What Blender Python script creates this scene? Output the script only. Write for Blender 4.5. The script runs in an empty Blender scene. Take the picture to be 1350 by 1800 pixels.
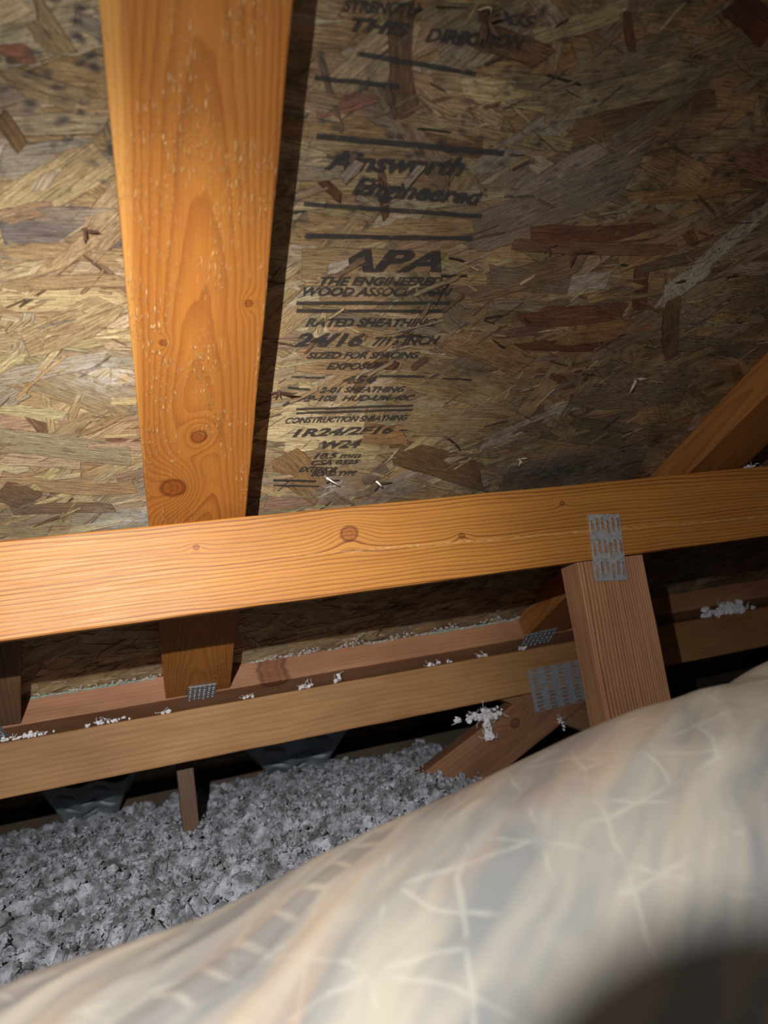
import bpy, bmesh, math, random
import numpy as np
from mathutils import Vector, Matrix, noise as mnoise
random.seed(7); rng = np.random.default_rng(7)
sc = bpy.context.scene
COL = sc.collection
# ---------------------------------------------------------------- camera, light, exposure
cam = bpy.data.cameras.new('camera'); camo = bpy.data.objects.new('camera', cam); COL.objects.link(camo)
cr = Vector((0.94407544, -0.294937, -0.14742366)); cu = Vector((0.09628319, -0.18103103, 0.97875294)); cb = Vector((-0.31535871, -0.93821103, -0.14250948))
camo.matrix_world = Matrix(((cr.x, cu.x, cb.x, 0), (cr.y, cu.y, cb.y, 0), (cr.z, cu.z, cb.z, 0), (0, 0, 0, 1)))
cam.sensor_fit = 'AUTO'; cam.sensor_width = 36; cam.lens = 25.22; cam.clip_start = 0.01; cam.clip_end = 50
cam.dof.use_dof = True; cam.dof.focus_distance = 0.75; cam.dof.aperture_fstop = 6.5
sc.camera = camo
w = bpy.data.worlds.new('attic_dark'); sc.world = w; w.use_nodes = True
w.node_tree.nodes['Background'].inputs[0].default_value = (1.0, 0.80, 0.68, 1); w.node_tree.nodes['Background'].inputs[1].default_value = 0.10

def spot(name, loc, target, energy, angle, blend, color, radius):
    l = bpy.data.lights.new(name, 'SPOT'); l.energy = energy; l.spot_size = math.radians(angle); l.spot_blend = blend
    l.color = color; l.shadow_soft_size = radius
    o = bpy.data.objects.new(name, l); COL.objects.link(o); o.location = loc
    o.rotation_euler = (Vector(target) - Vector(loc)).to_track_quat('-Z', 'Y').to_euler(); return o
LIGHT = Vector((-0.1025, -0.041, 0.118))
spot('flashlight_beam', LIGHT, (0.0, 0.80, 0.05), 27.0, 62, 1.0, (1.0, 0.95, 0.86), 0.0028)
spot('flashlight_spill', LIGHT, (0.16, 0.75, -0.14), 12.5, 118, 1.0, (1.0, 0.98, 0.95), 0.0028)
sc.view_settings.view_transform = 'Standard'; sc.view_settings.look = 'None'; sc.view_settings.exposure = 0.16; sc.view_settings.gamma = 1
sc.view_settings.use_curve_mapping = False
sc.cycles.max_bounces = 6

# ---------------------------------------------------------------- frames
CA, SA = 0.90587534, 0.42354442
TAN = SA / CA
# sheathing frame: u along the eave, v up the slope, w out of the board towards the attic
SF = Matrix(((1, 0, 0, 0), (0, -CA, -SA, 0.726), (0, SA, -CA, 0.159), (0, 0, 0, 1)))

# ---------------------------------------------------------------- node helper
class N:
    def __init__(s, name):
        s.m = bpy.data.materials.new(name); s.m.use_nodes = True; s.t = s.m.node_tree; s.n = s.t.nodes; s.n.clear()
    def add(s, typ, ins={}, **kw):
        n = s.n.new(typ)
        for k, v in kw.items(): setattr(n, k, v)
        for k, v in ins.items(): s.set(n.inputs[k], v)
        return n
    def set(s, inp, v):
        if isinstance(v, bpy.types.NodeSocket): s.t.links.new(v, inp)
        elif isinstance(v, (tuple, list)) and len(v) == 3 and inp.type == 'RGBA': inp.default_value = (*v, 1)
        else: inp.default_value = v
    def math(s, op, a, b=0.0, c=0.0, clamp=False):
        n = s.add('ShaderNodeMath', {0: a, 1: b, 2: c}, operation=op); n.use_clamp = clamp; return n.outputs[0]
    def noise(s, vec, scale, detail=3, rough=0.55, dist=0.0):
        n = s.add('ShaderNodeTexNoise', {'Vector': vec, 'Scale': scale, 'Detail': detail, 'Roughness': rough, 'Distortion': dist}); return n.outputs[0]
    def mapv(s, vec, scale=(1, 1, 1), loc=(0, 0, 0)):
        return s.add('ShaderNodeMapping', {0: vec, 'Location': loc, 'Scale': scale}).outputs[0]
    def ramp(s, f, stops, interp='LINEAR'):
        n = s.add('ShaderNodeValToRGB', {0: f}); r = n.color_ramp; r.interpolation = interp
        while len(r.elements) < len(stops): r.elements.new(0.5)
        for e, (p, c) in zip(r.elements, stops):
            e.position = p; e.color = (*c, 1) if isinstance(c, tuple) else (c, c, c, 1)
        return n.outputs[0]
    def mix(s, f, a, b, blend='MIX'):
        n = s.add('ShaderNodeMix', data_type='RGBA', blend_type=blend)
        s.set(n.inputs[0], f); s.set(n.inputs[6], a); s.set(n.inputs[7], b); return n.outputs[2]
    def mapr(s, v, a, b, c=0.0, d=1.0):
        n = s.add('ShaderNodeMapRange', {0: v, 1: a, 2: b, 3: c, 4: d}); return n.outputs[0]
    def bump(s, h, strength, dist):
        return s.add('ShaderNodeBump', {'Strength': strength, 'Distance': dist, 'Height': h}).outputs[0]
    def bsdf(s, color, rough=0.6, normal=None, metal=0.0, spec=0.5, **kw):
        b = s.add('ShaderNodeBsdfPrincipled', {'Base Color': color, 'Roughness': rough, 'Metallic': metal, 'Specular IOR Level': spec})
        if normal is not None: s.set(b.inputs['Normal'], normal)
        for k, v in kw.items(): s.set(b.inputs[k], v)
        return b.outputs[0]
    def out(s, sh):
        s.add('ShaderNodeOutputMaterial', {0: sh}); return s.m

def gauss(g, x, z, kx, kz, sx, sz):
    a = g.math('DIVIDE', g.math('SUBTRACT', x, kx), sx); b = g.math('DIVIDE', g.math('SUBTRACT', z, kz), sz)
    d2 = g.math('ADD', g.math('MULTIPLY', a, a), g.math('MULTIPLY', b, b))
    return g.math('EXPONENT', g.math('MULTIPLY', d2, -1.0)), g.math('SQRT', d2)

# wood: board space, X along the grain, Y thickness, Z width (metres)
def wood(name, early, late, pith=(0.02, 0.0), freq=300, taper=0.06, wob=0.006, knots=(), late_amt=0.8, rough=0.5, flecks=0.0,
         fine=0.25, blotch=0.25, sap=None, spec=0.4, seed=0.0, bump=0.35, sharp=0.55, dirt=None, streak=None):
    g = N(name)
    P = g.add('ShaderNodeTexCoord').outputs['Object']
    sx = g.add('ShaderNodeSeparateXYZ', {0: P}); X, Y, Z = sx.outputs
    Ps = g.mapv(P, (1, 1, 1), (seed, seed * 1.7, seed * .6))
    dY = g.math('SUBTRACT', Y, pith[0])
    low = g.noise(g.mapv(Ps, (2.2, 9, 9)), 1.0, 2)
    dZ = g.math('SUBTRACT', Z, g.math('ADD', pith[1], g.math('MULTIPLY', g.math('SUBTRACT', low, 0.5), wob * 4)))
    r = g.math('SQRT', g.math('ADD', g.math('MULTIPLY', dY, dY), g.math('MULTIPLY', dZ, dZ)))
    r = g.math('ADD', r, g.math('MULTIPLY', X, taper))
    med = g.noise(g.mapv(Ps, (9, 40, 40)), 1.0, 3)
    r = g.math('ADD', r, g.math('MULTIPLY', g.math('SUBTRACT', med, 0.5), wob))
    core = None; kn = None
    for (kx, kz, rad) in knots:
        e, _ = gauss(g, X, Z, kx, kz, rad * 3.2, rad * 1.9)
        r = g.math('ADD', r, g.math('MULTIPLY', e, rad * 1.5))
        jx = g.math('ADD', X, g.math('MULTIPLY', g.math('SUBTRACT', med, .5), rad * 1.2))
        _, d = gauss(g, jx, Z, kx, kz, rad * 1.15, rad)
        c = g.mapr(d, 1.15, 0.85)
        ring = g.math('SINE', g.math('MULTIPLY', d, 14.0))
        kcol = g.mapr(g.math('ABSOLUTE', g.math('SUBTRACT', d, 0.95)), 0.0, 0.3, 0.25, 1.0)
        kcol = g.math('MULTIPLY', kcol, g.mapr(ring, -1, 1, .72, 1.0))
        core = c if core is None else g.math('MAXIMUM', core, c)
        kk = g.mix(c, (1, 1, 1), g.mix(kcol, (0.22, 0.14, 0.10), (0.74, 0.6, 0.52)))
        kn = kk if kn is None else g.mix(1.0, kn, kk, 'MULTIPLY')
    fr = g.math('FRACT', g.math('MULTIPLY', r, freq))
    lw = g.ramp(fr, [(0.0, 0.0), (sharp, 0.12), (0.88, 1.0), (0.95, 0.9), (1.0, 0.0)])
    ringvar = g.noise(g.add('ShaderNodeCombineXYZ', {0: g.math('FLOOR', g.math('MULTIPLY', r, freq))}).outputs[0], 3.7, 0)
    lw = g.math('MULTIPLY', lw, g.mapr(ringvar, .3, .7, .45, 1.0))
    fib = g.noise(g.mapv(Ps, (14, 900, 900)), 1.0, 3, 0.6)
    fib2 = g.noise(g.mapv(Ps, (60, 2500, 2500)), 1.0, 2, 0.6)
    bl = g.noise(g.mapv(Ps, (5, 22, 22)), 1.0, 4)
    col = g.mix(g.math('MULTIPLY', lw, late_amt), early, late)
    col = g.mix(g.mapr(fib, .35, .75, 0, fine), col, g.mix(0.6, col, late, 'MULTIPLY'))
    col = g.mix(1.0, col, g.mix(g.mapr(bl, .3, .7), (1 - blotch, 1 - blotch * 1.2, 1 - blotch * 1.3), (1, 1, 1)), 'MULTIPLY')
    if sap:   # paler sapwood along one edge: (z0, z1, colour)
        s0 = g.mapr(g.math('ADD', Z, g.math('MULTIPLY', X, sap[3])), sap[0], sap[1])
        col = g.mix(g.math('MULTIPLY', s0, 0.85), col, sap[2])
    h = g.math('ADD', g.math('MULTIPLY', fib, .5), g.math('ADD', g.math('MULTIPLY', lw, -.35), g.math('MULTIPLY', fib2, .3)))
    if flecks:
        fm = g.noise(g.mapv(Ps, (16, 45, 45)), 1.0, 3)
        fl = g.noise(g.mapv(Ps, (120, 1000, 1000), (3, 3, 3)), 1.0, 2)
        ft = g.math('MULTIPLY', g.mapr(fl, .56, .66), g.mapr(fm, .46, .60))
        col = g.mix(g.math('MULTIPLY', ft, flecks), col, (0.88, 0.60, 0.28))
        h = g.math('ADD', h, ft)
        st = g.noise(g.mapv(Ps, (1400, 900, 260), (9, 3, 3)), 1.0, 2)
        h = g.math('ADD', h, g.math('MULTIPLY', st, .35))
    if kn is not None: col = g.mix(1.0, col, kn, 'MULTIPLY')
    if streak:   # thin pale resin line running along the board
        zz = g.math('SUBTRACT', g.math('SUBTRACT', Z, streak[0]), g.math('ADD', g.math('MULTIPLY', X, streak[1]), g.math('MULTIPLY', g.math('SUBTRACT', med, .5), .004)))
        sm = g.math('MULTIPLY', g.mapr(g.math('ABSOLUTE', zz), .0022, .0002), g.math('MULTIPLY', g.mapr(g.noise(g.mapv(Ps, (120, 900, 900)), 1.0, 3), .42, .66), g.mapr(X, .68, .85)))
        col = g.mix(g.math('MULTIPLY', sm, .6), col, (.85, .55, .24))
    if dirt:
        dn = g.noise(g.mapv(Ps, (20, 60, 60), (5, 1, 2)), 1.0, 5, .65)
        col = g.mix(g.math('MULTIPLY', g.mapr(dn, .5, .75), dirt[0]), col, dirt[1])
    nb = g.bump(h, bump, 0.0006)
    rr = g.mapr(fib, .3, .7, rough - .08, rough + .1)
    return g.out(g.bsdf(col, rr, nb, spec=spec))

def simple(name, color, rough=0.6, metal=0.0, var=0.2, scale=60, bumpd=0.0005, spec=.4):
    g = N(name); P = g.add('ShaderNodeTexCoord').outputs['Object']
    n = g.noise(P, scale, 4)
    col = g.mix(g.mapr(n, .3, .7), tuple(c * (1 - var) for c in color), tuple(min(1, c * (1 + var)) for c in color))
    return g.out(g.bsdf(col, rough, g.bump(n, .4, bumpd), metal=metal, spec=spec))

# ---------------------------------------------------------------- object helpers
def mesh_obj(name, verts, faces, mat, parent=None, mats=None, smooth=False):
    me = bpy.data.meshes.new(name); me.from_pydata([tuple(map(float, v)) for v in verts], [], [tuple(int(i) for i in f) for f in faces]); me.update()
    for m in (mats or [mat]): me.materials.append(m)
    if smooth: me.polygons.foreach_set('use_smooth', [True] * len(me.polygons))
    o = bpy.data.objects.new(name, me); COL.objects.link(o)
    if parent is not None: o.parent = parent; o.matrix_parent_inverse = parent.matrix_world.inverted()
    return o
def empty(name, loc, label, cat, group=None):
    o = bpy.data.objects.new(name, None); o.empty_display_size = .02; COL.objects.link(o); o.location = loc
    o.matrix_world = Matrix.Translation(loc); tag(o, label, cat, group); return o
def tag(o, label, cat, group=None, kind=None):
    if label: o['label'] = label
    if cat: o['category'] = cat
    if group: o['group'] = group
    if kind: o['kind'] = kind
    return o
def place(o, M, parent=None):
    if parent is not None: o.parent = parent; o.matrix_parent_inverse = parent.matrix_world.inverted()
    o.matrix_basis = M
    return o

def board(name, M, L, T, W, mat, parent=None, wob=0.0006, seed=1, bev=0.0016, nseg=60, cut0=0.0, cut1=0.0, wane=None):
    """board in its own space: X 0..L along, Y 0..T thickness, Z 0..W width. cut: end skew over the width"""
    prof = []
    def edge(a, b, n):
        for i in range(n): prof.append((a[0] + (b[0] - a[0]) * i / n, a[1] + (b[1] - a[1]) * i / n))
    c = bev
    for (a, b, n) in [((0, c), (0, W - c), 6), ((0, W - c), (c * .3, W - c * .3), 1), ((c * .3, W - c * .3), (c, W), 1), ((c, W), (T - c, W), 2), ((T - c, W), (T - c * .3, W - c * .3), 1),
                      ((T - c * .3, W - c * .3), (T, W - c), 1), ((T, W - c), (T, c), 6), ((T, c), (T - c * .3, c * .3), 1), ((T - c * .3, c * .3), (T - c, 0), 1), ((T - c, 0), (c, 0), 2), ((c, 0), (c * .3, c * .3), 1), ((c * .3, c * .3), (0, c), 1)]:
        edge(a, b, n)
    k = len(prof); V = []; F = []
    for i in range(nseg + 1):
        t = i / nseg
        for (y, z) in prof:
            x = t * L + (1 - t) * cut0 * (z / W) - t * cut1 * (z / W)
            nx = mnoise.noise((x * 14 + seed, y * 30, z * 30)); nz = mnoise.noise((x * 18 + seed * 3, y * 40 + 5, z * 40))
            ny = nx * wob; dz = nz * wob
            if wane:
                for (wx, wz, amt, sgn) in wane:
                    dz += sgn * amt * math.exp(-((x - wx) / .02) ** 2) * (1 if abs(z - wz) < .012 else 0)
            V.append((x, y + ny, z + dz))
    for i in range(nseg):
        for j in range(k):
            a = i * k + j; b = i * k + (j + 1) % k
            F.append((a, b, b + k, a + k))
    F.append(tuple(range(k))[::-1]); F.append(tuple(nseg * k + j for j in range(k)))
    o = mesh_obj(name, V, F, mat)
    bm = bmesh.new(); bm.from_mesh(o.data); bmesh.ops.recalc_face_normals(bm, faces=bm.faces); bm.to_mesh(o.data); bm.free()
    return place(o, M, parent)
def frame(o, x, y, z):
    x, y, z = Vector(x).normalized(), Vector(y).normalized(), Vector(z).normalized(); o = Vector(o)
    return Matrix(((x.x, y.x, z.x, o.x), (x.y, y.y, z.y, o.y), (x.z, y.z, z.z, o.z), (0, 0, 0, 1)))
STRANDS=[ (0.2567,0.2816,0.382,0.3517,0.0403,'greybrown'),(0.4809,0.2161,0.5295,0.3248,0.022,'palegrey'),(0.4792,0.2294,0.507,0.2613,0.0263,'palegrey'),(0.331,0.2077,0.4456,0.2097,0.024,'red'),(0.3122,0.2883,0.4351,0.2956,0.0183,'red'),(0.3101,0.1783,0.4466,0.1657,0.0125,'red'),(0.3927,0.1831,0.4994,0.1914,0.0255,'orange'),(0.3895,0.0591,0.4112,0.1572,0.0227,'khaki'),(0.3585,0.0194,0.4692,0.1021,0.0246,'palegrey'),(0.3589,0.0386,0.4343,0.0781,0.0109,'palegrey'),(0.4911,0.2261,0.5391,0.1485,0.0177,'brown'),(0.4316,0.272,0.4612,0.2129,0.0145,'red'),(0.1661,0.4345,0.1853,0.373,0.015,'brown'),(0.1256,0.3719,0.1661,0.3856,0.0106,'redpink'),(0.1245,0.3519,0.2019,0.3524,0.0099,'khaki'),(0.1768,0.3723,0.3154,0.3598,0.0112,'khaki'),(0.2817,0.3935,0.3974,0.4258,0.0378,'khakigrey'),(0.3093,0.3725,0.42,0.4011,0.0262,'brown'),(0.2727,0.414,0.2899,0.4225,0.0193,'orange'),(0.2727,0.4371,0.2865,0.3826,0.0082,'khaki'),(0.1841,0.3579,0.2477,0.357,0.0155,'brown'),(0.1768,0.3356,0.1881,0.299,0.0066,'red'),(0.1333,0.3291,0.1519,0.3132,0.007,'red'),(0.1297,0.2588,0.2368,0.2577,0.0311,'tan'),(0.1263,0.2876,0.2599,0.2942,0.0191,'tan'),(0.2158,0.3,0.2779,0.3118,0.0167,'khaki'),(0.2591,-0.0039,0.3175,0.0826,0.0247,'straw'),(0.2338,-0.026,0.2635,0.02,0.0192,'greybrown'),(0.1546,0.1141,0.2204,0.1808,0.0127,'tan'),(0.1948,0.119,0.218,0.1676,0.0107,'brown'),(0.1916,0.1942,0.2242,0.1872,0.012,'tan'),(0.2434,0.1528,0.2597,0.145,0.0208,'red'),(0.1354,0.0343,0.1836,-0.0398,0.0389,'orangetan'),(0.211,0.0616,0.2622,0.0524,0.0288,'orangetan'),(0.2338,0.1462,0.3907,0.0985,0.0419,'khaki'),(0.2505,0.0752,0.3859,0.0594,0.0432,'khaki'),(0.2546,0.0304,0.3848,-0.0357,0.0417,'brown'),(0.4131,-0.0507,0.6096,-0.0298,0.0773,'greybrown'),(0.4581,0.1438,0.5557,0.0877,0.027,'greybrown'),(0.4453,0.1284,0.481,0.0747,0.0132,'brown'),(0.4478,0.0948,0.5907,0.0946,0.0369,'greybrown'),(0.3805,0.0733,0.5557,0.0196,0.0416,'greybrown'),(-0.0846,0.1667,0.0019,0.1066,0.0368,'khaki'),(-0.1087,0.0838,-0.0067,0.0501,0.0304,'khakigrey'),(-0.0246,0.0703,0.0138,0.06,0.014,'red'),(-0.1073,0.0908,-0.0791,0.0772,0.0115,'red'),(-0.0814,0.1164,-0.068,0.0761,0.0134,'brown'),(-0.0658,0.1351,-0.0678,0.0872,0.0061,'straw'),(-0.067,0.0835,-0.0207,0.1119,0.0124,'khaki'),(-0.0468,0.0816,-0.0099,0.104,0.0064,'tan'),(-0.1198,0.0267,-0.0079,-0.0038,0.019,'tan'),(-0.1188,-0.0174,-0.0283,-0.0273,0.0169,'brown'),(-0.0809,0.2254,0.0037,0.2276,0.0199,'straw'),(-0.0644,0.1942,-0.0283,0.2016,0.0052,'tan'),(-0.1222,0.0144,-0.0974,-0.007,0.0318,'brown'),(-0.0489,0.3888,-0.0323,0.3895,0.0096,'redpink'),(-0.0613,0.3257,0.0018,0.3366,0.0242,'grey'),(-0.0695,0.2836,0.0044,0.286,0.0292,'greyviolet'),(-0.0511,0.3777,0.0011,0.3638,0.0144,'khaki'),(-0.0553,0.3561,-0.047,0.337,0.0102,'brown'),(-0.0289,0.4102,-0.0178,0.3924,0.0156,'khaki'),(-0.0728,0.2668,0.0045,0.2639,0.0134,'tan'),(-0.0781,0.2398,0.0069,0.2451,0.0114,'tan'),(-0.0566,0.3497,0.0019,0.3556,0.013,'khakigrey'),(-0.0099,0.4097,0.0064,0.4032,0.009,'grey'),(0.4042,0.3707,0.4844,0.3806,0.0181,'khaki'),(0.3848,0.3236,0.4883,0.3384,0.0125,'orangetan'),(0.3897,0.4626,0.4307,0.4469,0.0172,'redbrown'),(0.315,0.4479,0.3314,0.4266,0.0057,'red'),(0.4475,0.3083,0.4784,0.2845,0.0094,'brown'),(0.3,0.2801,0.4579,0.2783,0.0129,'brown'),(0.2903,0.25,0.3712,0.2418,0.0223,'greybrown'),(0.3712,0.2418,0.4092,0.2481,0.0195,'palegrey'),(0.4726,0.2025,0.6273,0.204,0.0248,'khakigrey'),(0.5254,0.1723,0.6695,0.1519,0.0219,'greybrown'),(0.1991,0.1547,0.2325,0.1519,0.0096,'redbrown'),(0.1366,0.0516,0.1711,0.0525,0.0263,'paleyellow'),(0.1171,0.0862,0.2146,0.074,0.0561,'paleyellow'),(0.1365,0.1574,0.1998,0.1512,0.0202,'tan'),(0.1228,0.4061,0.1441,0.3607,0.0042,'greybrown'),(0.1717,0.3773,0.2187,0.3379,0.0043,'dark'),(0.3743,0.2927,0.394,0.2656,0.0047,'brown'),(0.22,0.4252,0.2712,0.4173,0.0153,'brown'),(0.1979,0.397,0.2786,0.4006,0.0117,'khaki') ]
TEXTS=[ ('STRENGTH',0.1329,0.4291,0.1791,0.4319,0.0069),('AXIS',0.2154,0.4334,0.2554,0.4333,0.0072),('THIS',0.1386,0.4198,0.176,0.4201,0.008),('DIRECTION',0.1862,0.4187,0.2525,0.4208,0.0085),('Ainsworth',0.1356,0.3356,0.2377,0.3364,0.0155),('Engineered',0.1577,0.3186,0.2603,0.3143,0.0149),('APA',0.1489,0.2545,0.2449,0.2556,0.0222),('THE ENGINEERED',0.1453,0.2413,0.2489,0.2418,0.0093),('WOOD ASSOCIATION',0.1329,0.2316,0.2599,0.2309,0.0096),('RATED SHEATHING',0.1388,0.2007,0.256,0.1986,0.0098),('24/16',0.1311,0.1795,0.1927,0.1777,0.0166),('7/16 INCH',0.2009,0.1781,0.2646,0.1782,0.0113),('SIZED FOR SPACING',0.1446,0.165,0.2496,0.1617,0.0088),('EXPOSURE 1',0.1638,0.1514,0.2322,0.1484,0.0091),('454',0.1813,0.1337,0.2146,0.1319,0.0109),('2-01 SHEATHING',0.1615,0.1225,0.2461,0.1189,0.0083),('PRP-108  HUD-UM-40C',0.1371,0.113,0.2586,0.1064,0.0084),('CONSTRUCTION SHEATHING',0.1336,0.0833,0.2591,0.0778,0.0091),('1R24/2F16 -',0.1423,0.0629,0.2632,0.0585,0.013),('W24',0.1742,0.0425,0.2162,0.0399,0.0135),('10.5 mm',0.1685,0.0269,0.22,0.023,0.0102),('CSA 0325',0.1668,0.017,0.2201,0.0126,0.0085),('EXTERIOR',0.1553,0.0071,0.1966,0.0019,0.0095),('BOND TYPE',0.1693,-0.0024,0.2204,-0.007,0.0089) ]
BARS=[ (0.1453,0.4074,0.2255,0.4035,0.0029),(0.1219,0.3921,0.1762,0.3916,0.003),(0.1276,0.3573,0.2644,0.354,0.0042),(0.125,0.3094,0.2635,0.305,0.0036),(0.1288,0.2845,0.2628,0.2853,0.0039),(0.1291,0.2244,0.2622,0.2232,0.0035),(0.13,0.2166,0.2621,0.2148,0.0035),(0.1338,0.1439,0.1642,0.141,0.0021),(0.2156,0.1406,0.2616,0.1376,0.0029),(0.1316,0.1308,0.153,0.1267,0.0028),(0.1425,0.1021,0.26,0.0984,0.0032),(0.1431,0.0966,0.2615,0.0926,0.0032),(0.13,-0.004,0.1767,-0.0122,0.0038),(0.1307,-0.0129,0.1812,-0.0218,0.0029) ]
NAILPOS=[ (0.2212,0.4331),(-0.0188,0.284),(0.1244,0.1248),(0.3615,0.2762),(0.3326,0.2799),(0.4418,0.1326),(0.5118,0.1209),(0.1938,-0.0125),(0.2527,-0.0265),(0.4213,-0.0027) ]
# ---------------------------------------------------------------- sheathing (roof underside)
PAL = dict(straw=(.58,.45,.25), paleyellow=(.72,.60,.37), tan=(.44,.30,.155), khaki=(.40,.31,.175), khakigrey=(.40,.34,.22), grey=(.34,.30,.25),
           greyviolet=(.24,.20,.19), greybrown=(.25,.195,.14), brown=(.23,.14,.07), red=(.20,.085,.042), redpink=(.36,.16,.10), redbrown=(.17,.06,.03),
           orange=(.38,.21,.09), orangetan=(.44,.27,.12), palegrey=(.50,.44,.36), dark=(.07,.055,.042))

def strand_material():
    g = N('oriented_strand_board')
    col = g.add('ShaderNodeAttribute', attribute_name='strand_colour').outputs['Color']
    uvn = g.add('ShaderNodeUVMap', uv_map='grain').outputs[0]
    P = g.add('ShaderNodeTexCoord').outputs['Object']
    f1 = g.noise(g.mapv(uvn, (40, 900, 1)), 1.0, 4, .65)
    f2 = g.noise(g.mapv(uvn, (12, 160, 1)), 1.0, 3, .6)
    f3 = g.noise(g.mapv(uvn, (160, 2600, 1)), 1.0, 2, .6)
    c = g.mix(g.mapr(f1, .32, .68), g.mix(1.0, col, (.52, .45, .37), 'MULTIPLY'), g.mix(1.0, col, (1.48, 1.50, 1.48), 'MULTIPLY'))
    c = g.mix(g.mapr(f2, .55, .8), c, g.mix(1.0, c, (.5, .43, .36), 'MULTIPLY'))
    c = g.mix(g.mapr(f3, .55, .75, 0, .6), c, g.mix(1.0, c, (.4, .36, .33), 'MULTIPLY'))
    ex = g.add('ShaderNodeSeparateXYZ', {0: g.add('ShaderNodeUVMap', uv_map='edge').outputs[0]}); sz = g.add('ShaderNodeSeparateXYZ', {0: g.add('ShaderNodeUVMap', uv_map='size').outputs[0]})
    dl = g.math('MINIMUM', ex.outputs[0], g.math('SUBTRACT', sz.outputs[0], ex.outputs[0])); dw = g.math('MINIMUM', ex.outputs[1], g.math('SUBTRACT', sz.outputs[1], ex.outputs[1]))
    ed = g.math('ADD', g.math('MINIMUM', dl, dw), g.math('MULTIPLY', g.math('SUBTRACT', g.noise(P, 240, 3), .5), .0016))
    c = g.mix(g.math('MULTIPLY', g.mapr(ed, .0009, .0001), .62), c, g.mix(1.0, c, (.25, .19, .14), 'MULTIPLY'))
    # weathering and mildew: soft grey clouds (weakened where the beam should look bright), small black specks, larger smudges
    cl = g.noise(P, 14, 5, .6)
    sU = g.add('ShaderNodeSeparateXYZ', {0: P}); dm = g.math('MAXIMUM', g.mapr(sU.outputs[0], .14, .36, .25, 1.0), g.mapr(sU.outputs[1], .16, .34, .2, 1.0))  # clouds kept weak at lower left, painting the beam's brightness into the colour
    c = g.mix(g.math('MULTIPLY', g.mapr(cl, .40, .64, 0, .85), dm), c, g.mix(1.0, c, (.50, .46, .42), 'MULTIPLY'))
    f4 = g.noise(g.mapv(uvn, (70, 420, 1), (3, 8, 0)), 1.0, 6, .75); f5 = g.noise(P, 700, 3, .7)
    c = g.mix(g.mapr(f4, .54, .64, 0, .85), c, g.mix(1.0, c, (.36, .29, .22), 'MULTIPLY'))
    c = g.mix(g.mapr(f5, .35, .65, 0, .45), g.mix(1.0, c, (1.12, 1.12, 1.1), 'MULTIPLY'), g.mix(1.0, c, (.55, .5, .45), 'MULTIPLY'))
    pn = g.add('ShaderNodeVectorMath', {0: P, 1: g.add('ShaderNodeVectorMath', {0: g.add('ShaderNodeTexNoise', {'Vector': P, 'Scale': 60.0}).outputs['Color'], 'Scale': .012}, operation='SCALE').outputs[0]}, operation='ADD').outputs[0]
    def specks(scale, lo, hi, mscale, m0, m1, seed, amt):
        v = g.add('ShaderNodeTexVoronoi', {'Vector': g.mapv(pn, (1, 1.6, 1), (seed, seed, 0)), 'Scale': float(scale)}); d = v.outputs['Distance']
        m = g.noise(g.mapv(P, (1, 1, 1), (seed * 2, 0, seed)), mscale, 3)
        return g.math('MULTIPLY', g.math('MULTIPLY', g.mapr(d, hi, lo), g.mapr(m, m0, m1)), amt)
    sx = g.add('ShaderNodeSeparateXYZ', {0: P}); U, V = sx.outputs[0], sx.outputs[1]
    right = g.math('MULTIPLY', g.mapr(U, .18, .5, .25, 1.0), g.mapr(V, -.5, .1, .4, 1.0))
    s1 = g.math('MULTIPLY', specks(70, .10, .40, 9, .36, .52, 1.3, .9), g.math('MAXIMUM', g.mapr(V, .17, .36), g.math('MULTIPLY', right, .6)))
    s2 = g.math('MULTIPLY', specks(190, .12, .36, 12, .42, .56, 5.1, .85), right)
    s3 = specks(38, .05, .28, 8, .58, .72, 9.2, .55)
    c = g.mix(s1, c, (.035, .035, .045)); c = g.mix(s2, c, (.03, .027, .025)); c = g.mix(s3, c, (.05, .048, .055))
    mott = g.noise(P, 120, 4, .7)
    for (u0, v0, su, sv, colr, a) in [(-.018, .150, .03, .022, (.66, .66, .62), .75), (-.015, -.052, .035, .022, (.55, .58, .58), .75), (.47, -.035, .10, .025, (.035, .035, .04), .9),
                                      (.26, -.045, .05, .02, (.07, .06, .055), .8), (.30, .145, .05, .02, (.08, .065, .05), .75), (.225, .425, .03, .012, (.07, .045, .03), .8), (.20, -.03, .02, .018, (.62, .62, .62), .6),
                                      (.15, .40, .03, .02, (.07, .065, .06), .5), (.33, .335, .06, .02, (.07, .065, .07), .6), (-.12, -.02, .03, .03, (.06, .045, .04), .7)]:
        e, _ = gauss(g, U, V, u0, v0, su, sv)
        c = g.mix(g.math('MULTIPLY', g.math('MULTIPLY', e, g.mapr(mott, .36, .62)), a), c, colr)
    h = g.math('ADD', g.math('ADD', g.math('MULTIPLY', f1, .7), g.math('ADD', g.math('MULTIPLY', f5, .35), g.math('MULTIPLY', f4, -.9))), g.math('ADD', g.math('MULTIPLY', f3, .3), g.math('MULTIPLY', f2, .4)))
    rr = g.mapr(f1, .3, .7, .45, .62)
    return g.out(g.bsdf(c, rr, g.bump(h, 1.0, .0018), spec=.6))

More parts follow.
